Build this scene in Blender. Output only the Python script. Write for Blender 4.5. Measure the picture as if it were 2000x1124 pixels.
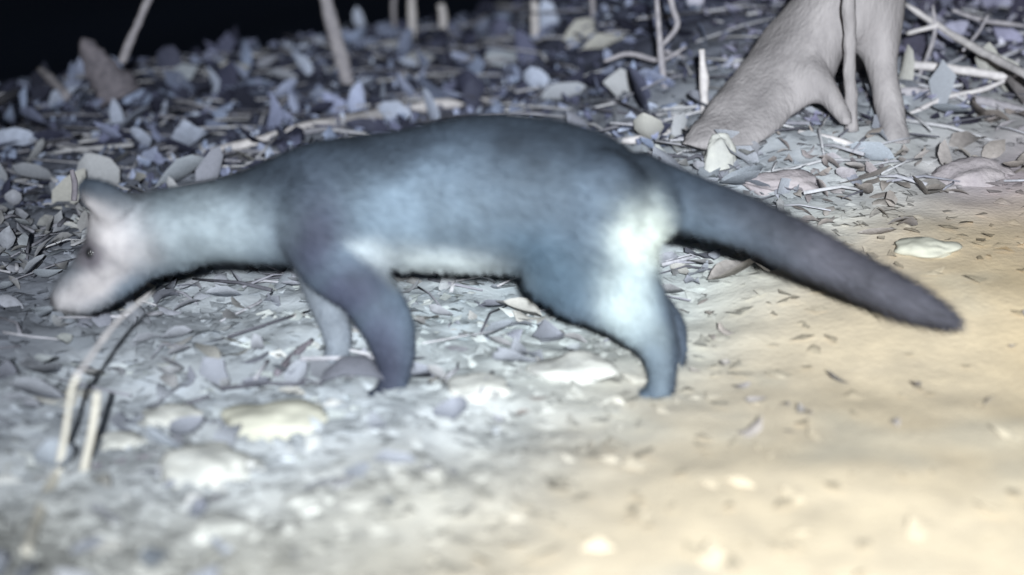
import bpy, bmesh, math, random
import numpy as np
from mathutils import Vector, noise
random.seed(7); rng = np.random.default_rng(7)
S = bpy.context.scene
for o in list(bpy.data.objects): bpy.data.objects.remove(o)

# ------------------------------------------------------------------ camera
CAM_H, PITCH, FPX = 0.82, math.radians(15.1), 3000.0
cd = bpy.data.cameras.new('camera'); cam = bpy.data.objects.new('camera', cd)
S.collection.objects.link(cam); S.camera = cam
cam.location = (0, 0, CAM_H); cam.rotation_euler = (math.pi/2-PITCH, 0, 0)
cd.sensor_width = 36; cd.lens = 36*FPX/2000; cd.clip_start = .05; cd.clip_end = 400
cd.dof.use_dof = True; cd.dof.focus_distance = 3.25; cd.dof.aperture_fstop = 1.35
# ------------------------------------------------------------------ night sky
w = bpy.data.worlds.new('World'); S.world = w; w.use_nodes = True
nt = w.node_tree; sky = nt.nodes.new('ShaderNodeTexSky'); sky.sky_type = 'NISHITA'; sky.sun_disc = False
sky.sun_elevation = math.radians(12); sky.sun_rotation = math.radians(200)
nt.links.new(sky.outputs[0], nt.nodes['Background'].inputs[0]); nt.nodes['Background'].inputs[1].default_value = .010
# ------------------------------------------------------------------ the trail camera's own flash, the only lamp of this night picture
ld = bpy.data.lights.new('trail_camera_flash', 'SPOT'); flash = bpy.data.objects.new('trail_camera_flash', ld)
S.collection.objects.link(flash); flash.location = (.06, -.9, CAM_H+.335)
ld.energy = 1690; ld.color = (.93, .98, 1.0); ld.shadow_soft_size = .03
ld.spot_size = math.radians(70); ld.spot_blend = 1.0
flash.rotation_euler = (Vector((.78, 4.2, .52))-flash.location).to_track_quat('-Z', 'Y').to_euler()
S.view_settings.view_transform = 'Standard'; S.view_settings.look = 'None'
S.view_settings.exposure = 0; S.view_settings.gamma = 1; S.view_settings.use_curve_mapping = False

# ------------------------------------------------------------------ helpers
C0 = Vector((0, 0, CAM_H)); cp, sp = math.cos(PITCH), math.sin(PITCH)
def ray(px, py):
    a, b = (px-1000)/FPX, -(py-562)/FPX
    return Vector((a, cp+b*sp, -sp+b*cp))
def pl(px, py, Y):
    r = ray(px, py); return C0 + r*(Y/r.y)
def prj(x, y, z):
    d = y*cp-(z-CAM_H)*sp; u = y*sp+(z-CAM_H)*cp
    return 1000+FPX*x/d, 562-FPX*u/d
def sm(a, b, x):
    t = np.clip((x-a)/(b-a), 0, 1); return t*t*(3-2*t)
CX, CY = [-30, -2.4, -2, -1, 0, 1.2, 2.7, 30], [4.1, 4.1, 4.7, 6.0, 8.0, 9.4, 11, 12]
def sandline(y):                                     # x where the bare track begins
    return float(np.interp(y, [1.2, 1.75, 2.05, 2.45, 2.75, 3.2, 4.0, 4.8, 6], [-.30, -.2, .0, .08, .28, .66, 1.35, 2.0, 3.0]))
def sand(x, y):
    return float(sm(-.46, .50, x-sandline(y)+.13*noise.noise((x*2.3, y*2.3, 4))))
def h(x, y):
    s = sand(x, y)
    z = .030*noise.noise((x*1.1, y*1.1, 1.7)) + .03*noise.noise((x*2.7, y*2.3, 9.1))*(1-.55*s)
    z += (.020*(1-.8*s))*noise.noise((x*7, y*6, 3.3)) + (.011*(1-.8*s))*noise.noise((x*15, y*15, 5.3))
    z += .014*(1-.95*s)*abs(noise.noise((x*24, y*24, 2.2)))
    rt = float(sm(-.2, .7, x)); y1 = 2.75-.5*rt
    z += (.035+.105*rt)*max(0, y-y1)*float(sm(y1, y1+.5, y))*float(sm(9, 6, y))**.5
    yc = float(np.interp(x, CX, CY)); d = y-yc
    if d > 0: z -= 6*(1-math.exp(-(d*.42/6)*min(1, d/2.2)))
    return z
def gp(px, py):
    r = ray(px, py); t = 1.2
    while t < 30:
        p = C0+r*t
        if p.z < h(p.x, p.y): break
        t += .01
    return C0+r*t
def mk(name, V, F, mat, parent=None, smooth=True, col=None, loc=None):
    me = bpy.data.meshes.new(name)
    V = np.asarray(V, dtype=float)
    if loc is not None: V = V-np.array(loc)
    me.from_pydata(V.tolist(), [], F); me.update()
    if smooth: me.polygons.foreach_set('use_smooth', [True]*len(me.polygons))
    if col is not None:
        a = me.color_attributes.new('Col', 'FLOAT_COLOR', 'POINT')
        a.data.foreach_set('color', np.c_[np.asarray(col), np.ones(len(V))].astype('f').ravel())
    if mat: me.materials.append(mat)
    o = bpy.data.objects.new(name, me); S.collection.objects.link(o)
    if loc is not None: o.location = loc
    if parent: o.parent = parent
    return o
def tag(o, label=None, cat=None, group=None, kind=None):
    for k, v in (('label', label), ('category', cat), ('group', group), ('kind', kind)):
        if v: o[k] = v
    return o
def catmull(P, n):
    P = np.asarray(P, float); out = []
    Q = np.vstack([2*P[0]-P[1], P, 2*P[-1]-P[-2]])
    for i in range(1, len(Q)-2):
        for k in range(n):
            t = k/n; a, b, c, d = Q[i-1], Q[i], Q[i+1], Q[i+2]
            out.append(.5*((2*b)+(c-a)*t+(2*a-5*b+4*c-d)*t*t+(3*b-a-3*c+d)*t**3))
    out.append(P[-1]); return np.array(out)
def tube(P, R, sides=8, rough=0., seed=0):
    """round branch along points P with radii R; closed ends"""
    P = np.asarray(P, float); V = []; F = []
    for i, p in enumerate(P):
        t = P[min(i+1, len(P)-1)]-P[max(i-1, 0)]; t = t/(np.linalg.norm(t)+1e-9)
        a = np.cross(t, (0.31, .9, .3)); a /= np.linalg.norm(a); b = np.cross(t, a)
        for k in range(sides):
            th = 2*math.pi*k/sides
            q = p+R[i]*(math.cos(th)*a+math.sin(th)*b)
            if rough:
                s = noise.noise(Vector(q)*30+Vector((seed, 0, 0)))*rough*R[i]; q = q+s*(math.cos(th)*a+math.sin(th)*b)
            V.append(q)
    n = len(P)
    for i in range(n-1):
        for k in range(sides):
            k2 = (k+1) % sides
            F.append((i*sides+k, i*sides+k2, (i+1)*sides+k2, (i+1)*sides+k))
    F.append(tuple(range(sides))[::-1]); F.append(tuple((n-1)*sides+k for k in range(sides)))
    return V, F

# ------------------------------------------------------------------ materials
def mat(name, c1, c2, scale=30, rough=.9, bump=.3, bscale=120, attr=False, rnd=None, stretch=(1, 1, 1), spec=.2, dist=.004):
    m = bpy.data.materials.new(name); m.use_nodes = True; t = m.node_tree; N = t.nodes; L = t.links
    b = N['Principled BSDF']; b.inputs['Roughness'].default_value = rough; b.inputs['Specular IOR Level'].default_value = spec
    co = N.new('ShaderNodeTexCoord'); mp = N.new('ShaderNodeMapping'); mp.inputs['Scale'].default_value = stretch
    L.new(co.outputs['Object'], mp.inputs[0])
    n = N.new('ShaderNodeTexNoise'); n.inputs['Scale'].default_value = scale; n.inputs['Detail'].default_value = 6; n.inputs['Roughness'].default_value = .65
    L.new(mp.outputs[0], n.inputs[0])
    r = N.new('ShaderNodeValToRGB'); r.color_ramp.elements[0].position = .32; r.color_ramp.elements[1].position = .7
    r.color_ramp.elements[0].color = (*c1, 1); r.color_ramp.elements[1].color = (*c2, 1)
    L.new(n.outputs[0], r.inputs[0]); out = r.outputs[0]
    def mul(x, y):
        k = N.new('ShaderNodeMix'); k.data_type = 'RGBA'; k.blend_type = 'MULTIPLY'; k.inputs[0].default_value = 1
        L.new(x, k.inputs[6]); L.new(y, k.inputs[7]); return k.outputs[2]
    if attr:
        a = N.new('ShaderNodeAttribute'); a.attribute_name = 'Col'; out = mul(out, a.outputs[0])
    if rnd:
        oi = N.new('ShaderNodeObjectInfo'); q = N.new('ShaderNodeValToRGB'); q.color_ramp.interpolation = 'CONSTANT'
        e = q.color_ramp.elements
        while len(e) < len(rnd): e.new(1)
        for i, c in enumerate(rnd): e[i].position = i/len(rnd); e[i].color = (*c, 1)
        L.new(oi.outputs['Random'], q.inputs[0]); out = mul(out, q.outputs[0])
    L.new(out, b.inputs['Base Color'])
    n2 = N.new('ShaderNodeTexNoise'); n2.inputs['Scale'].default_value = bscale; n2.inputs['Detail'].default_value = 5
    L.new(mp.outputs[0], n2.inputs[0])
    bp = N.new('ShaderNodeBump'); bp.inputs['Strength'].default_value = bump; bp.inputs['Distance'].default_value = dist
    L.new(n2.outputs[0], bp.inputs['Height']); L.new(bp.outputs[0], b.inputs['Normal'])
    return m
M = {
 'ground': mat('soil', (.84, .84, .85), (1.08, 1.07, 1.05), 14, .95, .35, 90, attr=True, dist=.005),
 'litter': mat('dead_leaves', (.75, .75, .75), (1.15, 1.15, 1.15), 60, .8, .3, 150, attr=True),
 'leaf': mat('dead_leaf', (.75, .75, .75), (1.15, 1.15, 1.15), 40, .8, .3, 150,
             rnd=[(.31, .325, .37), (.34, .36, .41), (.27, .285, .335), (.38, .39, .42), (.32, .35, .40), (.24, .25, .30), (.40, .395, .38)]),
 'fur': mat('fur', (.82, .83, .85), (1.1, 1.1, 1.1), 45, .75, .25, 260, attr=True, spec=.25),
 'bark': mat('pale_bark', (.205, .193, .202), (.34, .32, .332), 9, .92, .5, 60, stretch=(1.6, 1.6, .5), dist=.01),
 'stem': mat('pale_stem', (.42, .40, .42), (.66, .63, .64), 40, .85, .3, 120),
 'graystem': mat('grey_stem', (.22, .21, .24), (.40, .38, .41), 40, .9, .5, 120),
 'darkstem': mat('dark_wood', (.10, .095, .115), (.24, .22, .25), 35, .9, .6, 90),
 'straw': mat('straw', (.44, .42, .37), (.60, .57, .51), 60, .8, .2, 160),
 'stone': mat('pale_stone', (.38, .375, .32), (.43, .425, .37), 22, .9, .15, 130, dist=.003),
 'graystone': mat('grey_stone', (.36, .365, .36), (.50, .50, .47), 18, .92, .5, 110, dist=.004),
 'mauvestone': mat('mauve_stone', (.26, .235, .255), (.38, .345, .36), 14, .95, .7, 80, dist=.006),
 'eye': mat('eye', (.01, .01, .012), (.02, .02, .022), 20, .12, 0, 100, spec=.6),
}

# ------------------------------------------------------------------ ground
def axis(lo, hi, d, far, g=1.35):
    a = list(np.arange(lo, hi+1e-6, d)); s = d; x = hi
    while x < far: s *= g; x += s; a.append(x)
    s = d; x = lo; pre = []
    while x > -far: s *= g; x -= s; pre.append(x)
    return pre[::-1]+a
gx = axis(-2.6, 3.0, .024, 70); gy = axis(1.3, 4.6, .022, 1.3)[:]
gy = [y for y in gy if y >= 1.2]; y = gy[-1]; s = .024
while y < 120:
    s *= 1.012 if y < 11 else 1.3
    y += s; gy.append(y)
gy = [-60, -30, -12, -5, -2, -.5, .4, .8, 1.05]+gy
GV, GC = [], []
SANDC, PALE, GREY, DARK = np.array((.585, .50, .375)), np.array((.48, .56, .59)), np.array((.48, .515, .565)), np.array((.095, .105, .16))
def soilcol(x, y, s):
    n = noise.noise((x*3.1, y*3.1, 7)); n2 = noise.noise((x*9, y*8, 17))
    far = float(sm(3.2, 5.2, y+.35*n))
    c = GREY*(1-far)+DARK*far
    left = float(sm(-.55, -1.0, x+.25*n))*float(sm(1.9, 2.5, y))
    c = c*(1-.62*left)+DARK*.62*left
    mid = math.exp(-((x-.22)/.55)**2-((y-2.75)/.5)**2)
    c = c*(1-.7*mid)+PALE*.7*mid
    near = float(sm(2.3, 1.75, y+.2*n))
    c = c*(1-.75*near)+np.array((.49, .485, .45))*.75*near
    fb = float(sm(2.75, 3.6, y+.3*n)); sc = SANDC*(1-fb)+np.array((.46, .40, .43))*fb*(1+.5*n2)
    tan = float(sm(.5, 1.1, x+.2*n))*(1-fb); sc = sc*(1-tan)+sc*np.array((1., .93, .80))*tan
    cool = float(sm(.15, .55, noise.noise((x*2.2, y*3.0, 41))+.5*n2))*(1-fb); sc = sc*(1-.3*cool)+np.array((.50, .50, .45))*.3*cool
    edge = float(sm(.9, .3, s)); sc = sc*(1-.5*edge)+np.array((.60, .62, .57))*(.25+.5*float(sm(2.1, 2.5, y)))*edge
    damp = max(0, n2*.9+n*.6-.25)*.55
    c = c*(1-s)+sc*s*(1-.45*min(1, damp*.9))
    n3 = noise.noise((x*13+y*6, y*9-x*5, 23))
    return np.clip(c*(1+(.20*n2+.24*n3)*(1-.8*s*float(sm(3.9, 3.0, y)))), .03, .8)
for yy in gy:
    for xx in gx:
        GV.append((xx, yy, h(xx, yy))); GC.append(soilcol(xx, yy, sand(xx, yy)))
nx = len(gx)
GF = [(j*nx+i, j*nx+i+1, (j+1)*nx+i+1, (j+1)*nx+i) for j in range(len(gy)-1) for i in range(nx-1)]
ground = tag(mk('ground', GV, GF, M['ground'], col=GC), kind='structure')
ground['label'] = 'forest floor of grey soil and leaf litter running into a pale sandy track'

# ------------------------------------------------------------------ leaf litter
def leafmesh(L, W, curl, fold, twist, jag=0., seed=0):
    rr = random.Random(seed); V = []; F = []
    st = [(-.5, .03), (-.34, .62), (-.1, 1.), (.16, .9), (.36, .5), (.5, .03)]
    for u, wd in st:
        a = u*curl*2.2; cx = math.sin(a)/(curl*2.2)*L if abs(curl) > .02 else u*L
        cz = (math.cos(a)-1)/(curl*2.2)*L if abs(curl) > .02 else 0
        j = 1+jag*rr.uniform(-1, 1)
        for v in (-1, 0, 1):
            yy = v*W*.5*wd*j; zz = abs(v)*fold*W*wd*.5
            tw = twist*u*2; V.append((cx, yy*math.cos(tw)-zz*math.sin(tw), cz+zz*math.cos(tw)+yy*math.sin(tw)))
    for i in range(len(st)-1):
        for k in (0, 1): F.append((i*3+k, i*3+k+1, i*3+k+4, i*3+k+3))
    return np.array(V), F
VAR = [leafmesh(1, random.uniform(.34, .62), random.uniform(-.75, .75), random.uniform(-.5, .9), random.uniform(-.5, .5), .25, i) for i in range(16)]
from mathutils import Euler
def rotm(a, b, c): return np.array(Euler((a, b, c)).to_matrix())
LV, LF, LC = [], [], []; nb = 0
PALC = [(.34, .35, .46), (.48, .50, .62), (.17, .17, .24), (.62, .64, .72), (.38, .42, .53), (.08, .08, .11), (.05, .05, .075), (.26, .28, .36), (.06, .06, .09)]
spots = []
FEET = [tuple(gp(*p)[:2]) for p in ((760, 775), (1288, 775))]
tries = 0
while len(spots) < 10500 and tries < 90000:
    tries += 1
    y = 1.55+random.random()**.8*8.2; x = random.uniform(-.40, .40)*y*1.0
    if abs(x) > .36*y+.12: continue
    if any(abs(x-fx) < .10 and fy-.16 < y < fy+.03 for fx, fy in FEET): continue
    s = sand(x, y)
    if s > .4 and y < 2.15: continue
    yc = float(np.interp(x, CX, CY))
    if y > yc+1.2 or (y > yc and random.random() < (y-yc)/1.5): continue
    p = (1-s)*(.14+.14*float(sm(2.1, 2.5, y))+.72*float(sm(2.7, 3.9, y))) + s*(.02+.30*float(sm(2.8, 3.5, y)))
    if noise.noise((x*2.6, y*2.6, 31)) < -.25: p *= .35
    if random.random() > p: continue
    spots.append((x, y, s))
big = []
for i, (x, y, s) in enumerate(spots):
    far = float(sm(2.6, 4.5, y))
    L = random.uniform(.035, .085)*(1-.42*far) if random.random() < .88 else random.uniform(.08, .12+.05*far)
    if s > .3 and y < 2.9: L *= .5
    tilt = random.gauss(0, .28+.3*far)
    z = h(x, y)+.004+.012*random.random()+.5*L*abs(math.sin(tilt))*.5
    rot = (random.gauss(0, .25+.3*far), tilt, random.uniform(0, 6.28))
    k = random.randrange(16)
    big.append((L/y, x, y, z, L, rot, k, s))
big.sort(reverse=True)
# the leaves that show largest are objects of their own, the rest one mass
leafme = []
for V, F in VAR:
    me = bpy.data.meshes.new('leaf'); me.from_pydata(V.tolist(), [], F); me.update()
    me.polygons.foreach_set('use_smooth', [True]*len(me.polygons)); me.materials.append(M['leaf']); leafme.append(me)
single, mass = [], []
for b in big:
    (single if len(single) < 285 and b[7] < .35 and b[2] < 4.2 else mass).append(b)
for _, x, y, z, L, rot, k, s in single:
    o = bpy.data.objects.new('leaf', leafme[k]); S.collection.objects.link(o); o.parent = ground
    o.location = (x, y, z); o.rotation_euler = rot; o.scale = (L, L, L)
for _, x, y, z, L, rot, k, s in mass:
    V, F = VAR[k]; V = (V*L)@rotm(*rot).T+np.array((x, y, z))
    c = np.array(random.choice(PALC))*np.array((.9, .97, 1.1))*random.uniform(.58, .98)
    far = float(sm(3.0, 4.4, y))
    if far < .5: c = np.clip(c*.4+.22, .24, .40)
    if s > .4: c = c*.3+np.array((.30, .26, .235))*.7
    elif x > .6 and y > 3: c = c*np.array((1.12, 1.0, .95))
    LV.append(V); LF += [tuple(q+nb for q in f) for f in F]; LC.append(np.tile(c, (len(V), 1))); nb += len(V)
# crumbled leaf bits
for i in range(9000):
    y = 1.5+random.random()**1.2*3.2; x = random.uniform(-.40, .40)*y; s = sand(x, y)
    if random.random() < min(1, s*(.96 if y < 2.9 else .5)): continue
    L = random.uniform(.008, .028); a = random.uniform(0, 6.28); ca, sa = math.cos(a)*L, math.sin(a)*L; f = random.uniform(.35, .8)
    z = h(x, y)+.003; k1, k2, k3 = (random.uniform(-.25, .55)*L for _ in range(3))
    V = np.array([(x-ca, y-sa, z+k1), (x+sa*f, y-ca*f, z+k2), (x+ca, y+sa, z+k3), (x-sa*f*.8, y+ca*f*.8, z+k1*.5), (x, y, z+.25*L)])
    v = random.random(); base = soilcol(x, y, s)
    c = np.clip(base*((.74+.34*v)*(1-s)+(.62+.22*v)*s), .05, .56)
    LV.append(V); LF += [(nb, nb+1, nb+4), (nb+1, nb+2, nb+4), (nb+2, nb+3, nb+4), (nb+3, nb, nb+4)]; LC.append(np.tile(c, (5, 1))); nb += 5
# crumbs of twig within the same litter
for i in range(1900):
    y = 1.6+random.random()*7; x = random.uniform(-.38, .38)*y; s = sand(x, y)
    if random.random() < s*.97 or y < 2.35 or (s > .35 and y < 3.1) or (y < 3 and random.random() < .75) or y > float(np.interp(x, CX, CY))+.3: continue
    L = random.uniform(.05, .22)*(1+.6*float(sm(3, 4.5, y))); a = random.uniform(0, 6.28); r = random.uniform(.0018, .005)*(1+.5*float(sm(3, 4.5, y)))
    d = np.array((math.cos(a), math.sin(a), random.gauss(0, .12)))*L/2
    p = np.array((x, y, h(x, y)+.012)); mid = np.array((random.gauss(0, .012), random.gauss(0, .012), random.uniform(0, .015)))
    V, F = tube([p-d, p+mid, p+d], [r, r*.9, r*.5], 4)
    c = np.array(random.choice([(.36, .36, .40), (.24, .24, .28), (.09, .09, .11), (.42, .42, .45)]))
    LV.append(np.array(V)); LF += [tuple(q+nb for q in f) for f in F]; LC.append(np.tile(c, (len(V), 1))); nb += len(V)
tag(mk('leaf_litter', np.vstack(LV), LF, M['litter'], col=np.vstack(LC)), 'dead grey leaves and twig crumbs strewn over the forest floor', 'leaf litter', kind='stuff')

# ------------------------------------------------------------------ the walking animal
AY = gp(1290, 772).y + .075                      # its middle line; near feet stand at AY-.075
def A(px, py, dy=0): return np.array(pl(px, py, AY+dy))
SC = FPX/(AY*cp+.5*sp)                           # picture pixels per metre at the animal
def tubexz(P, n=4, sides=20):
    """loft along (px, py, half thickness px, half depth m, depth offset m)"""
    Q = catmull([(*A(p[0], p[1], p[4]), p[2]/SC, p[3]) for p in P], n); V = []; F = []
    for i, q in enumerate(Q):
        t = Q[min(i+1, len(Q)-1)][:3]-Q[max(i-1, 0)][:3]; t = np.array((t[0], 0, t[2])); t /= np.linalg.norm(t)+1e-9
        nrm = np.array((-t[2], 0, t[0]))
        for k in range(sides):
            th = 2*math.pi*k/sides
            V.append(q[:3]+nrm*q[3]*math.cos(th)+np.array((0, 1, 0))*q[4]*math.sin(th))
    for i in range(len(Q)-1):
        for k in range(sides):
            k2 = (k+1) % sides; F.append((i*sides+k, i*sides+k2, (i+1)*sides+k2, (i+1)*sides+k))
    F.append(tuple(range(sides))[::-1]); F.append(tuple((len(Q)-1)*sides+k for k in range(sides)))
    return V, F
def blob(px, py, rx, rz, ry, dy=0, ang=0):
    bm = bmesh.new(); bmesh.ops.create_icosphere(bm, subdivisions=3, radius=1); c = A(px, py, dy); V = []
    ca, sa = math.cos(ang), math.sin(ang)
    for v in bm.verts:
        x, z = v.co.x*rx/SC, v.co.z*rz/SC; V.append(c+np.array((x*ca-z*sa, v.co.y*ry, x*sa+z*ca)))
    F = [tuple(v.index for v in f.verts) for f in bm.faces]; bm.free(); return V, F
pieces = []
def tb(l): return (l[0], (l[1]+l[2])/2, (l[2]-l[1])/2, l[3], 0)
pieces.append(tubexz([tb(l) for l in [(262, 385, 548, .062), (330, 366, 532, .068), (400, 355, 512, .070), (480, 336, 516, .076), (560, 302, 520, .086),
    (630, 275, 524, .094), (710, 264, 526, .104), (790, 254, 529, .110), (860, 238, 532, .114), (930, 226, 533, .116), (1000, 225, 536, .116),
    (1080, 236, 545, .112), (1150, 254, 540, .104), (1215, 280, 520, .090), (1262, 305, 485, .072), (1300, 330, 450, .05)]], 3, 28))
# tail, held low behind
pieces.append(tubexz([(1225, 350, 62, .056, 0), (1310, 386, 60, .05, 0), (1400, 416, 55, .045, 0), (1480, 444, 50, .041, 0), (1570, 487, 47, .038, 0),
    (1660, 532, 43, .035, 0), (1740, 571, 38, .031, 0), (1800, 599, 30, .024, 0), (1840, 617, 21, .017, 0), (1864, 628, 10, .009, 0)], 4, 20))
pieces.append(blob(1258, 385, 80, 76, .082)); pieces.append(blob(1262, 410, 66, 70, .05, -.045))
# near legs
N = -.072
pieces.append(tubexz([(632, 360, 66, .036, -.055), (618, 420, 82, .05, -.066), (650, 500, 76, .048, N), (712, 565, 57, .04, N), (752, 625, 54, .035, N), (768, 680, 45, .031, N),
    (770, 725, 33, .026, N), (766, 765, 27, .024, N)], 4, 18))
pieces.append(blob(757, 768, 34, 15, .028, N-.004))
pieces.append(blob(1165, 420, 112, 128, .058, -.062)); pieces.append(blob(1130, 500, 120, 92, .052, -.070, .55))
pieces.append(tubexz([(1120, 470, 100, .05, -.07), (1118, 545, 72, .046, -.078), (1190, 588, 56, .042, -.078), (1255, 632, 52, .036, N), (1288, 676, 41, .030, N), (1294, 725, 30, .024, N),
    (1290, 765, 27, .023, N)], 4, 18))
pieces.append(tubexz([(1215, 430, 70, .05, -.05), (1238, 540, 50, .045, -.062), (1270, 620, 46, .036, N), (1296, 680, 32, .03, N)], 4, 16))
pieces.append(blob(1283, 768, 31, 14, .028, N-.004))
for fx, fy in ((760, 768), (1289, 768)):
    for t in range(4): pieces.append(blob(fx-34-(4 if t in (1, 2) else 0), fy+4, 13, 10, .0085, N-.026+.0155*t))
# far legs: same stride, a little behind
Fy = .072
zg = lambda x, y: h(x, y)
pieces.append(tubexz([(640, 400, 66, .036, .05), (622, 490, 60, .042, Fy), (632, 560, 45, .034, Fy), (650, 620, 35, .028, Fy), (660, 672, 28, .023, Fy), (654, 712, 25, .022, Fy)], 4, 16))
pieces.append(blob(638, 716, 38, 15, .028, Fy))
pieces.append(blob(1170, 430, 95, 115, .05, .06))
pieces.append(tubexz([(1150, 480, 90, .046, .066), (1170, 550, 62, .042, Fy), (1254, 590, 46, .036, Fy), (1306, 634, 34, .028, Fy), (1319, 680, 26, .023, Fy), (1312, 712, 24, .022, Fy)], 4, 16))
pieces.append(blob(1296, 716, 38, 14, .027, Fy))
# head, hung low: skull, brow, muzzle, jaw, two round ears
pieces.append(blob(252, 458, 84, 86, .068)); pieces.append(blob(222, 498, 60, 50, .056, 0, .6))
pieces.append(tubexz([(232, 478, 58, .05, 0), (192, 527, 52, .042, 0), (152, 560, 41, .034, 0), (122, 583, 30, .027, 0), (101, 595, 14, .014, 0)], 4, 18))
pieces.append(tubexz([(262, 520, 40, .042, 0), (205, 570, 28, .034, 0), (160, 594, 20, .026, 0), (138, 600, 10, .014, 0)], 4, 14))
for dy, dx in ((-.046, 0), (.046, -6)):
    pieces.append(tubexz([(244+dx, 420, 40, .028, dy), (212+dx, 396, 38, .020, dy*1.15), (182+dx, 374, 31, .015, dy*1.3), (160+dx, 360, 16, .009, dy*1.4)], 3, 14))
V, F = [], []
for a, b in pieces:
    k = len(V); V += list(a); F += [tuple(q+k for q in f) for f in b]
tmp = mk('tmp', V, F, None)
r = tmp.modifiers.new('r', 'REMESH'); r.mode = 'VOXEL'; r.voxel_size = .0065
sm_ = tmp.modifiers.new('s', 'SMOOTH'); sm_.factor = .6; sm_.iterations = 7
dg = bpy.context.evaluated_depsgraph_get(); ev = tmp.evaluated_get(dg); me = bpy.data.meshes.new_from_object(ev)
bpy.data.objects.remove(tmp)
n = len(me.vertices); co = np.empty(n*3, 'f'); me.vertices.foreach_get('co', co); co = co.reshape(-1, 3)
nr = np.empty(n*3, 'f'); me.vertices.foreach_get('normal', nr); nr = nr.reshape(-1, 3)
def coat(co):
    """the animal's coat by place on its body (body-plane units of the side view)"""
    d = AY*cp-(co[:, 2]-CAM_H)*sp
    X = 1000+FPX*co[:, 0]/(AY*cp-(co[:, 2]-CAM_H)*sp); Y = 562-FPX*(AY*sp+(co[:, 2]-CAM_H)*cp)/d
    nz = np.array([noise.noise(Vector(c)*9) for c in co]); nf = np.array([noise.noise(Vector(c)*28) for c in co])
    X = X+nz*26+nf*8; Y = Y+nz*18+nf*7
    near = co[:, 1] < AY+.03
    c = np.tile(np.array((.062, .084, .112)), (len(co), 1))
    def bl(c, col, m, k=1.): m = np.clip(m, 0, 1)[:, None]*k; return c*(1-m)+np.array(col)*m
    def g(x, y, rx, ry, a=0):
        u, v = X-x, Y-y; ca, sa = math.cos(a), math.sin(a); p, q = u*ca+v*sa, -u*sa+v*ca
        return np.exp(-((p/rx)**2+(q/ry)**2)**1.4)
    top = np.interp(X, [150, 270, 400, 480, 560, 630, 710, 860, 930, 1080, 1215, 1300, 1500, 1700, 1880], [380, 372, 355, 336, 302, 275, 264, 238, 226, 236, 280, 310, 402, 512, 620])
    c = bl(c, (.024, .033, .048), 1-sm(12, 115, Y-top), .88)                      # dark line along the back
    c = bl(c, (.19, .225, .25), g(410, 445, 160, 80), .95)                      # paler neck
    c = bl(c, (.122, .162, .204), g(830, 420, 170, 80), .7)                     # flank
    c = bl(c, (.44, .485, .50), g(840, 497, 180, 44, .06)*sm(-5, 25, X-(690+(Y-456)*.97)), .97)                # belly
    c = bl(c, (.40, .45, .48), g(745, 485, 60, 30, .5)*sm(-5, 25, X-(690+(Y-456)*.97)), .7)
    c = bl(c, (.038, .064, .092), g(1065, 500, 115, 80, .5), .9)               # thigh front
    c = bl(c, (.50, .55, .51), g(1238, 432, 50, 68), .97)                      # bright highlight on the haunch, painted into the fur colour
    c = bl(c, (.27, .32, .33), g(1215, 550, 55, 95, -.3), .95)  # lower, dimmer end of the painted haunch highlight
    c = bl(c, (.13, .165, .20), g(1272, 690, 22, 90, -.25), .7)
    c = bl(c, (.030, .034, .056), np.maximum(g(628, 440, 62, 95), np.maximum(g(700, 545, 60, 80, .8), g(762, 680, 60, 120))), .95)   # dark shoulder and foreleg
    c = bl(c, (.045, .06, .085), sm(1276, 1298, X)*sm(470, 520, Y)*(X < 1345), .9)
    c = bl(c, (.052, .050, .062), sm(1330, 1640, X), .85)                      # tail darkens to the tip
    c = bl(c, (.36, .34, .35), np.maximum(g(225, 470, 85, 75, 0), g(200, 545, 130, 45, -.65)), .95)   # pale face and throat
    c = bl(c, (.38, .36, .37), g(190, 395, 62, 26, .55), .95)
    c = bl(c, (.10, .09, .11), g(184, 484, 44, 32, .3), .95)                    # mask round the eye
    c = bl(c, (.02, .018, .02), g(108, 592, 16, 14), .9)                      # nose
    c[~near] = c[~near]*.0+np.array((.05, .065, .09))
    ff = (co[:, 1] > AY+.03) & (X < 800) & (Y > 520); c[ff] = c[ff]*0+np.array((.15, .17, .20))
    c = c*(1+.42*nz+.22*nf)[:, None]
    return np.clip(c, .015, .8)
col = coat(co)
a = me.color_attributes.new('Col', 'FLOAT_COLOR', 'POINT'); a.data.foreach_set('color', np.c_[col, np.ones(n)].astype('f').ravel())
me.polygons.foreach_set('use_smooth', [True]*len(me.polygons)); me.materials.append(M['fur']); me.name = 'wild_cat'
cat = bpy.data.objects.new('wild_cat', me); S.collection.objects.link(cat)
base = Vector((0, AY, 0)); me.transform(__import__('mathutils').Matrix.Translation(-base)); cat.location = base
tag(cat, 'low grey wild cat with thick drooping tail and a highlight painted on its haunch, walking left over leaf litter', 'wild cat')
# short fur
nh = 70000; idx = rng.integers(0, n, nh)
P = co[idx]-np.array(base)+rng.normal(0, .0022, (nh, 3)); NN = nr[idx]
flow = np.tile(np.array((.85, 0, -.35)), (nh, 1)); tailm = P[:, 0] > .38; legm = (P[:, 2] < .2) & ~tailm
flow[legm] = (.25, 0, -1); flow[tailm] = (.9, 0, -.45)
flow -= NN*np.sum(flow*NN, 1)[:, None]; flow /= np.linalg.norm(flow, axis=1)[:, None]+1e-6
D = flow+NN*.42+rng.normal(0, .16, (nh, 3)); D /= np.linalg.norm(D, axis=1)[:, None]
Ln = rng.uniform(.010, .020, nh)*np.where(P[:, 0] > .6, 2.2, np.where(tailm, 1.5, 1.))*np.where(P[:, 0] < -.55, .6, 1.)*np.where(legm, .75, 1.)
Wd = np.cross(D, NN); Wd /= np.linalg.norm(Wd, axis=1)[:, None]+1e-6
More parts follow.
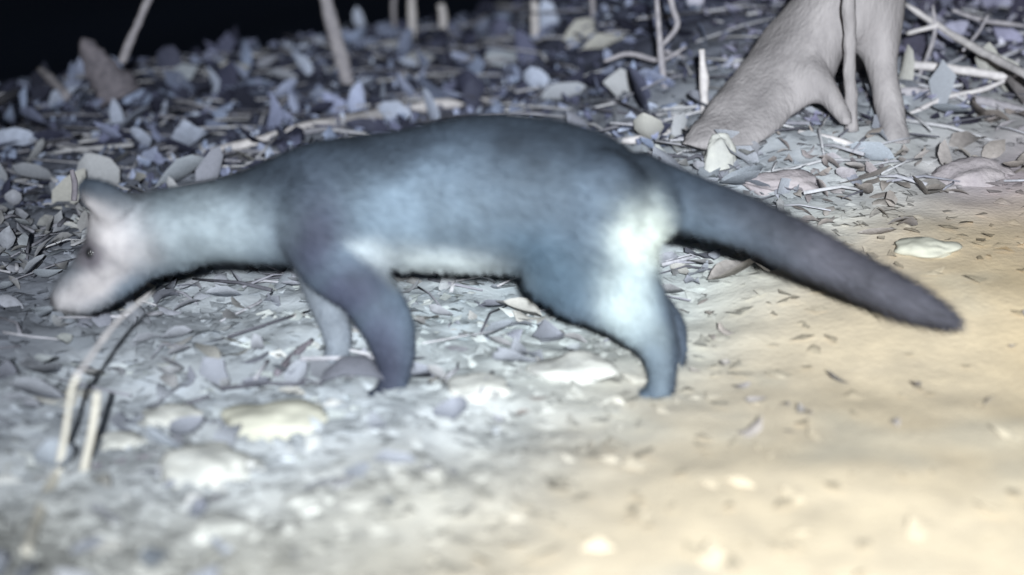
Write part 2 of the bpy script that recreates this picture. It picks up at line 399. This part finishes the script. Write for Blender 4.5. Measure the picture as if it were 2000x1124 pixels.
b1 = P-NN*.001; hv = np.stack([b1-Wd*.0009, b1+Wd*.0009, b1+D*Ln[:, None]], 1).reshape(-1, 3)
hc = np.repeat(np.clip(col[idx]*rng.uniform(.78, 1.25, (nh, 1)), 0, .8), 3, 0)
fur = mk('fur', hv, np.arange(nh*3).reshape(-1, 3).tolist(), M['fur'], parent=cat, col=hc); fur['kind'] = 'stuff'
e = A(190, 484, 0); bm = bmesh.new(); bmesh.ops.create_uvsphere(bm, u_segments=16, v_segments=10, radius=.0105)
em = bpy.data.meshes.new('eye'); bm.to_mesh(em); bm.free(); em.materials.append(M['eye']); em.polygons.foreach_set('use_smooth', [True]*len(em.polygons))
from mathutils.bvhtree import BVHTree
for sgn in (-1, 1):
    bv = BVHTree.FromPolygons([tuple(v.co) for v in me.vertices], [tuple(p.vertices) for p in me.polygons])
    q = Vector(e)-base; hit = bv.ray_cast(q+Vector((0, sgn*.3, 0)), Vector((0, -sgn, 0)))
    o = bpy.data.objects.new('eye', em); S.collection.objects.link(o); o.parent = cat
    o.location = (hit[0] if hit[0] else q+Vector((0, sgn*.04, 0)))+Vector((0, -sgn*.004, 0))

# ------------------------------------------------------------------ buttressed tree
TP = gp(1650, 215); TY = TP.y
tree = bpy.data.objects.new('buttressed_tree', None); S.collection.objects.link(tree); tree.location = TP
tag(tree, 'pale tree trunk with wide buttress roots, standing at the edge of the sandy track', 'tree')
def T(px, py, dy=0): return np.array(pl(px, py, TY+dy))
def ridge(P, sides=14, rough=.12, seed=0):
    """flattened limb through (px, py, half width px, half depth m, dy)"""
    sc = FPX/(TY*cp+.6*sp); Q = catmull([(*T(p[0], p[1], p[4]), p[2]/sc, p[3]) for p in P], 5); V = []; F = []
    for i, q in enumerate(Q):
        t = Q[min(i+1, len(Q)-1)][:3]-Q[max(i-1, 0)][:3]; t = np.array((t[0], 0, t[2])); t /= np.linalg.norm(t)+1e-9
        nrm = np.array((-t[2], 0, t[0]))
        for k in range(sides):
            th = 2*math.pi*k/sides; d = nrm*q[3]*math.cos(th)+np.array((0, 1, 0))*q[4]*math.sin(th)
            p = q[:3]+d; s = noise.noise(Vector(p)*6+Vector((seed, 0, 0)))*.8+noise.noise(Vector(p)*17)*.4
            V.append(p+d*s*rough*1.6)
    for i in range(len(Q)-1):
        for k in range(sides):
            k2 = (k+1) % sides; F.append((i*sides+k, i*sides+k2, (i+1)*sides+k2, (i+1)*sides+k))
    F.append(tuple(range(sides))[::-1]); F.append(tuple((len(Q)-1)*sides+k for k in range(sides)))
    return V, F
def part(name, geo, m): V, F = geo; return mk(name, np.asarray(V)-np.array(TP), F, M[m], tree)
def slab(rows, sides=26):
    """standing mass given by rows (py, left px, right px, half depth m, dy)"""
    Q = catmull(rows, 5); V = []; F = []
    for q in Q:
        a, b = T(q[1], q[0], q[4]), T(q[2], q[0], q[4]); c, hw = (a+b)/2, (b[0]-a[0])/2
        for k in range(sides):
            th = 2*math.pi*k/sides; d = np.array((hw*math.cos(th), q[3]*math.sin(th), 0)); V.append(c+d)
    for i in range(len(Q)-1):
        for k in range(sides):
            k2 = (k+1) % sides; F.append((i*sides+k, i*sides+k2, (i+1)*sides+k2, (i+1)*sides+k))
    F.append(tuple(range(sides))[::-1]); F.append(tuple((len(Q)-1)*sides+k for k in range(sides)))
    return V, F
V, F = [], []
for a, b in (slab([(290, 1320, 1480, .03, -.34), (245, 1348, 1530, .05, -.26), (215, 1370, 1570, .065, -.2), (180, 1395, 1604, .085, -.15), (140, 1428, 1634, .095, -.1), (95, 1466, 1668, .11, -.05), (50, 1508, 1762, .14, -.01), (0, 1545, 1768, .17, .02),
        (-80, 1580, 1775, .19, .04), (-250, 1595, 1778, .19, .05), (-700, 1600, 1775, .18, .05), (-1700, 1605, 1765, .16, .05)]),
        slab([(285, 1718, 1790, .03, -.24), (245, 1712, 1772, .045, -.2), (200, 1702, 1762, .05, -.16), (150, 1690, 1752, .06, -.11), (100, 1668, 1760, .08, -.06), (40, 1640, 1766, .12, -.02), (-60, 1620, 1772, .15, .02)], 18),
        ridge([(1560, 130, 30, .07, -.14), (1600, 165, 20, .05, -.18), (1632, 205, 14, .035, -.22), (1655, 240, 8, .03, -.26)], 12),
        ridge([(1660, 60, 70, .1, .2), (1640, 130, 60, .1, .4), (1620, 170, 30, .06, .6)], 12)):
    k = len(V); V += list(a); F += [tuple(q+k for q in f) for f in b]
tmp = mk('tmp', V, F, None); r = tmp.modifiers.new('r', 'REMESH'); r.mode = 'VOXEL'; r.voxel_size = .014
q = tmp.modifiers.new('s', 'SMOOTH'); q.factor = .6; q.iterations = 6
me = bpy.data.meshes.new_from_object(tmp.evaluated_get(bpy.context.evaluated_depsgraph_get())); bpy.data.objects.remove(tmp)
me.transform(__import__('mathutils').Matrix.Translation(-TP))
for v in me.vertices:
    c = v.co; v.co = c+v.normal*(.014*noise.noise(Vector((c.x*9, c.y*9, c.z*3)))+.003*noise.noise(Vector((c.x*30, c.y*30, c.z*9))))
me.polygons.foreach_set('use_smooth', [True]*len(me.polygons)); me.materials.append(M['bark']); me.name = 'trunk'
o = bpy.data.objects.new('trunk', me); S.collection.objects.link(o); o.parent = tree

# ------------------------------------------------------------------ stems, sticks and stones: (picture points, radii px, material, name, label, category)
def stick(pts, rad, m, name, label, cat, Y=None, dY=0, lift=None, group=None, sides=8, rough=.35):
    """pts: picture places along the stick; each either (px, py) lying on the ground or (px, py, Y)"""
    P = []
    for p in pts:
        if len(p) == 3: q = pl(p[0], p[1], p[2])
        elif Y is not None: q = pl(p[0], p[1], Y+dY)
        else: q = gp(p[0], p[1])
        P.append(q)
    P = catmull([tuple(q) for q in P], 5)
    d = P[:, 1]*cp-(P[:, 2]-CAM_H)*sp
    rr = np.interp(np.linspace(0, 1, len(P)), np.linspace(0, 1, len(rad)), rad)*d/FPX
    if Y is None and all(len(p) == 2 for p in pts): P[:, 2] += rr*.75
    V, F = tube(P, rr, sides, rough, len(name))
    loc = P[np.argmin(P[:, 2])]
    return tag(mk(name, V, F, M[m], loc=tuple(loc)), label, cat, group)
gy_ = lambda px, py: gp(px, py).y
y0 = gy_(680, 165)
stick([(682, 172), (668, 120), (655, 70), (640, 10), (625, -60), (605, -180)], [13, 15, 15, 14, 13, 11], 'graystem', 'sapling', 'pale slender sapling stem leaning left, standing behind the animal\'s shoulder', 'sapling', Y=y0)
y0 = 4.9
stick([(238, 122), (252, 85), (270, 45), (292, -5), (315, -60)], [9, 9, 8, 8, 7], 'graystem', 'twig', 'thin grey twig slanting up into the dark, top left', 'twig', Y=y0)
y0 = gy_(1665, 250)-.05
stick([(1664, 256), (1662, 200), (1660, 120), (1658, 30), (1656, -60), (1650, -260)], [14, 13, 13, 13, 13, 11], 'bark', 'sapling', 'straight thin pale stem growing in front of the buttressed tree trunk', 'sapling', Y=y0)
y0 = gy_(1376, 232)
stick([(1378, 236), (1376, 200), (1374, 150), (1371, 97)], [9, 9, 9, 7], 'stem', 'stake', 'short pale upright stick left of the buttress root', 'stick', Y=y0)
y0 = gy_(1298, 172)
stick([(1300, 178), (1292, 120), (1288, 70), (1284, 10), (1280, -50)], [6, 6, 6, 5, 5], 'graystem', 'vine', 'thin vertical grey vine rising behind the animal\'s rump', 'vine', Y=y0)
stick([(1288, 95), (1322, 52), (1314, 15), (1300, -40)], [4, 6, 6, 5], 'graystem', 'vine', 'short crooked grey vine hanging beside the thin vertical one', 'vine', Y=y0+.02)
yb = gy_(1900, 240)
stick([(1768, 8, yb+.5), (1835, 52, yb+.4), (1900, 92, yb+.25), (1960, 124, yb+.1), (2040, 166, yb-.1), (2130, 215)], [5, 7, 8, 8, 8, 7], 'stem', 'branch', 'pale fallen branch sloping down to the right, upper of the three behind the tree', 'branch')
stick([(1772, 66, yb+.45), (1800, 58, yb+.42), (1834, 50, yb+.4)], [4, 5, 5], 'stem', 'twig', 'short pale twig joining the upper sloping branch to the buttressed tree', 'twig')
stick([(1760, 126, yb+.35), (1830, 132, yb+.3), (1910, 142, yb+.25), (2010, 160, yb+.2), (2140, 186, yb+.1)], [9, 9, 9, 9, 8], 'stem', 'branch', 'pale fallen branch lying almost level, middle of the three beside the tree', 'branch')
stick([(1690, 190), (1770, 186), (1860, 194), (1950, 212), (2060, 236)], [8, 9, 9, 9, 8], 'graystem', 'branch', 'greyish fallen branch on the ground, lowest of the three beside the tree', 'branch')
stick([(1450, -10, y0+.9), (1500, 18, y0+.8), (1545, 45, y0+.6)], [6, 7, 7], 'graystem', 'twig', 'short grey twig touching the left edge of the tree trunk at the top', 'twig')
stick([(1300, 100, y0+.2), (1345, 118, y0+.25), (1368, 132, y0+.2), (1395, 110, y0+.3)], [4, 5, 5, 4], 'graystem', 'twig', 'thin crooked grey twig behind the short pale upright stick', 'twig')
stick([(1790, 160, yb+.3), (1812, 110, yb+.35), (1826, 60, yb+.4), (1822, 10, yb+.42)], [4, 5, 4, 3], 'graystem', 'twig', 'thin grey twig rising between the upper and middle branches beside the tree', 'twig')
stick([(1880, 100, yb+.3), (1912, 62, yb+.34), (1930, 30, yb+.36)], [3, 4, 3], 'graystem', 'twig', 'short thin twig standing off the upper sloping branch', 'twig')
stick([(1840, 195), (1880, 172), (1930, 150), (1990, 118, yb+.3)], [4, 5, 5, 4], 'graystem', 'twig', 'thin twig crossing from the lowest branch up to the right edge', 'twig')
stick([(1560, 262), (1640, 280), (1710, 300)], [5, 6, 4], 'stem', 'stick', 'pale stick on the ground just below the buttressed tree', 'stick')
stick([(1180, 120, y0+.1), (1230, 105, y0+.1), (1290, 118, y0+.1), (1340, 92, y0+.1)], [4, 5, 5, 3], 'graystem', 'twig', 'crooked grey twig running left from the thin vertical vine', 'twig')
stick([(1775, 225), (1850, 190, yb+.1), (1930, 172, yb+.15), (2020, 128, yb+.2)], [4, 5, 5, 4], 'stem', 'twig', 'long thin pale twig slanting up between the middle and lowest branches', 'twig')
stick([(1860, 20, yb+.6), (1920, 40, yb+.6), (2010, 52, yb+.6)], [4, 5, 4], 'graystem', 'twig', 'dim thin twig near the top right corner', 'twig')
stick([(1395, 60, y0+.6), (1440, 95, y0+.6), (1480, 110, y0+.5)], [5, 6, 5], 'graystem', 'twig', 'dim grey twig behind the buttress root, above the short upright stick', 'twig')
# pole lying behind the animal's back
stick([(385, 308), (480, 290), (570, 268), (650, 248), (740, 232), (860, 212), (960, 203)], [6, 10, 12, 12, 12, 11, 7], 'stem', 'pole', 'long pale dead pole lying on the litter just above the animal\'s back', 'branch')
stick([(1120, 290), (1200, 285), (1270, 272), (1340, 255)], [6, 8, 8, 5], 'stem', 'branch', 'short pale dead branch lying above the root of the tail', 'branch')
stick([(-30, 215), (35, 190), (90, 165)], [9, 9, 7], 'graystem', 'branch', 'dim grey branch on the ground at the far left edge', 'branch')
stick([(78, 135, 5.2), (100, 155, 5.1), (132, 190, 5.0)], [8, 9, 10], 'graystem', 'stick', 'stubby grey stick poking up beside the pointed stump', 'stick')
stick([(330, 318), (355, 322), (395, 336)], [7, 9, 6], 'stem', 'stick', 'short bright stick lying above the animal\'s neck', 'stick')
# dry stalks, front left
ys = gy_(115, 930)
stick([(112, 940), (122, 880), (132, 815), (140, 760), (152, 735)], [8, 8, 7, 6, 5], 'straw', 'stalk', 'dry pale stalk standing at the lower left, the left one of two', 'stalk', Y=ys)
stick([(158, 945), (172, 880), (184, 820), (190, 765)], [8, 9, 8, 6], 'straw', 'stalk', 'dry pale stalk standing at the lower left, the right one of two', 'stalk', Y=ys+.02)
stick([(148, 738, ys), (175, 700, ys+.06), (205, 658, ys+.13), (240, 618, ys+.2), (300, 570, ys+.3)], [6, 5, 5, 4, 3], 'stem', 'stalk', 'grey arched stalk rising from the dry stalks towards the animal\'s chin', 'stalk')
stick([(50, 1090), (72, 1030), (95, 965), (118, 925)], [12, 12, 11, 10], 'straw', 'stalk', 'pale dry stalk lying in the bottom left corner', 'stalk')
stick([(180, 918), (240, 908), (330, 890)], [6, 7, 5], 'darkstem', 'twig', 'dark thin twig lying just right of the dry stalks', 'twig')
stick([(300, 1000), (400, 985), (470, 962)], [5, 6, 4], 'darkstem', 'twig', 'dark twig on the pale ground below the grey stone', 'twig')
stick([(540, 735), (575, 700), (610, 668)], [7, 8, 5], 'darkstem', 'twig', 'dark twig slanting up in the litter left of the foreleg', 'twig')
stick([(145, 392, 3.0), (146, 360, 3.0), (140, 332, 3.0)], [6, 6, 5], 'darkstem', 'twig', 'tiny dark upright twig just before the animal\'s ear', 'twig')
# pale upright snapped stems at the dark edge
k = 0
for px, py, top, tx, r, lab in [(806, 78, -20, 802, 9, 'pale snapped stem at the top edge, right of the leaning sapling'), (866, 62, 8, 860, 9, 'short pale stem stub at the top, third right of the sapling'),
        (1046, 70, 2, 1044, 9, 'short pale stem stub at the top above the animal\'s back'), (1158, 40, -30, 1150, 5, 'thin stem at the top edge between the stub and the vines'),
        (770, 40, -30, 778, 5, 'thin dim stem at the top edge nearest the leaning sapling')]:
    y0 = min(gy_(px, py+10), 6.6)
    stick([(px, py+12), (px-1, (py+top)/2), (tx, top)], [r, r, r*.8], 'stem' if r > 6 else 'graystem', 'snapped_stem', lab, 'stem', Y=y0, group='snapped stems at the dark edge')
# broken stump
def lump(name, px, py, rx, ry, rz, m, label, cat, seed, sink=.35, rot=0., sharp=1., squash=True):
    """stone of half sizes rx, ry, rz metres, resting at the picture place of its foot"""
    g = gp(px, py); bm = bmesh.new(); bmesh.ops.create_icosphere(bm, subdivisions=4, radius=1); V = []
    ca, sa = math.cos(rot), math.sin(rot)
    for v in bm.verts:
        c = v.co.copy(); s = 1+.28*noise.noise(c*1.3+Vector((seed*3.1, 0, 0)))+.12*noise.noise(c*3.1+Vector((0, seed*2.3, 0)))+.035*noise.noise(c*9+Vector((0, 0, seed)))
        c = c*s; x, y = c.x*rx, c.y*ry; V.append((g.x+x*ca-y*sa, g.y+x*sa+y*ca, g.z+c.z*rz+rz*(1-2*sink)))
    F = [tuple(v.index for v in f.verts) for f in bm.faces]; bm.free()
    return tag(mk(name, V, F, M[m], loc=(g.x, g.y, g.z)), label, cat)
lump('stone', 546, 838, .088, .060, .026, 'stone', 'smooth cream stone, brightest one, lying in front of the foreleg', 'stone', 1, .25)
lump('stone', 410, 925, .072, .06, .030, 'graystone', 'dull pale stone below and left of the bright cream stone', 'stone', 2, .35)
lump('stone', 430, 1035, .042, .04, .014, 'graystone', 'small pale stone half sunk near the bottom edge', 'stone', 3, .4)
lump('stone', 620, 985, .045, .04, .016, 'graystone', 'flat greyish stone half sunk below the bright cream stone', 'stone', 4, .45)
lump('stone', 335, 822, .05, .04, .018, 'graystone', 'pale flat stone right of the dry stalks', 'stone', 5, .35)
lump('stone', 1406, 345, .038, .024, .060, 'graystone', 'small upright pale stone just above the tail', 'stone', 6, .2)
lump('stone', 1525, 365, .085, .05, .028, 'mauvestone', 'low pale stone right of the upright one above the tail', 'stone', 7, .35)
lump('stone', 930, 762, .05, .05, .022, 'graystone', 'pale lumpy stone under the animal\'s belly between its legs', 'stone', 8, .5)
lump('stone', 1810, 490, .06, .05, .022, 'stone', 'yellowish flat stone far right above the tail tip', 'stone', 9, .4)
lump('stone', 1120, 735, .07, .06, .03, 'graystone', 'broad pale stone under the belly beside the hind leg', 'stone', 10, .4)
lump('stone', 1905, 350, .10, .08, .05, 'mauvestone', 'rounded mauve grey stone at the right edge below the branches', 'stone', 12, .58)
lump('stone', 240, 870, .035, .03, .016, 'graystone', 'small grey pebble between the dry stalks and the dull stone', 'stone', 13, .35)
# pointed broken stump at the dark edge
g = gp(215, 215); Ys = g.y+.05
def Sx(px, py, dy=0): return np.array(pl(px, py, Ys+dy))
V, F = tube(catmull([tuple(Sx(*p)) for p in [(232, 192), (212, 155), (190, 118), (172, 92), (161, 74)]], 4), np.interp(np.linspace(0, 1, 17), [0, .3, .6, .85, 1], [.085, .06, .038, .025, .008]), 12, .5, 2)
tag(mk('stump', V, F, M['darkstem'], loc=tuple(g)), 'pointed broken grey stump leaning left at the edge of the dark', 'stump')
# large curled leaf before the foreleg, and a few bright upright leaves at the back
def bigleaf(px, py, L, rot, k, lift, m='leaf', label=None):
    g = gp(px, py); o = bpy.data.objects.new('leaf', leafme[k]); S.collection.objects.link(o); o.parent = ground
    o.location = (g.x, g.y, g.z+lift); o.rotation_euler = rot; o.scale = (L, L, L)
    if label: o['label'] = label
V, F = leafmesh(1, .7, 1.25, -.2, .1, .1, 77); me = bpy.data.meshes.new('leaf'); me.from_pydata(V.tolist(), [], F)
me.polygons.foreach_set('use_smooth', [True]*len(me.polygons)); me.materials.append(M['leaf']); leafme.append(me)
bigleaf(690, 760, .16, (0, 0, .15), 16, .055, label='large curled dead leaf in front of the foreleg')
for px, py, L in [(765, 108, .13), (460, 145, .13), (525, 137, .10), (355, 160, .13), (550, 168, .12), (820, 125, .14), (985, 128, .15), (1140, 75, .17), (1100, 205, .15), (1220, 185, .13), (1180, 100, .16)]:
    bigleaf(px, py, L, (random.uniform(.6, 1.2), random.uniform(-.4, .4), random.uniform(-.5, .5)), random.randrange(16), .03)
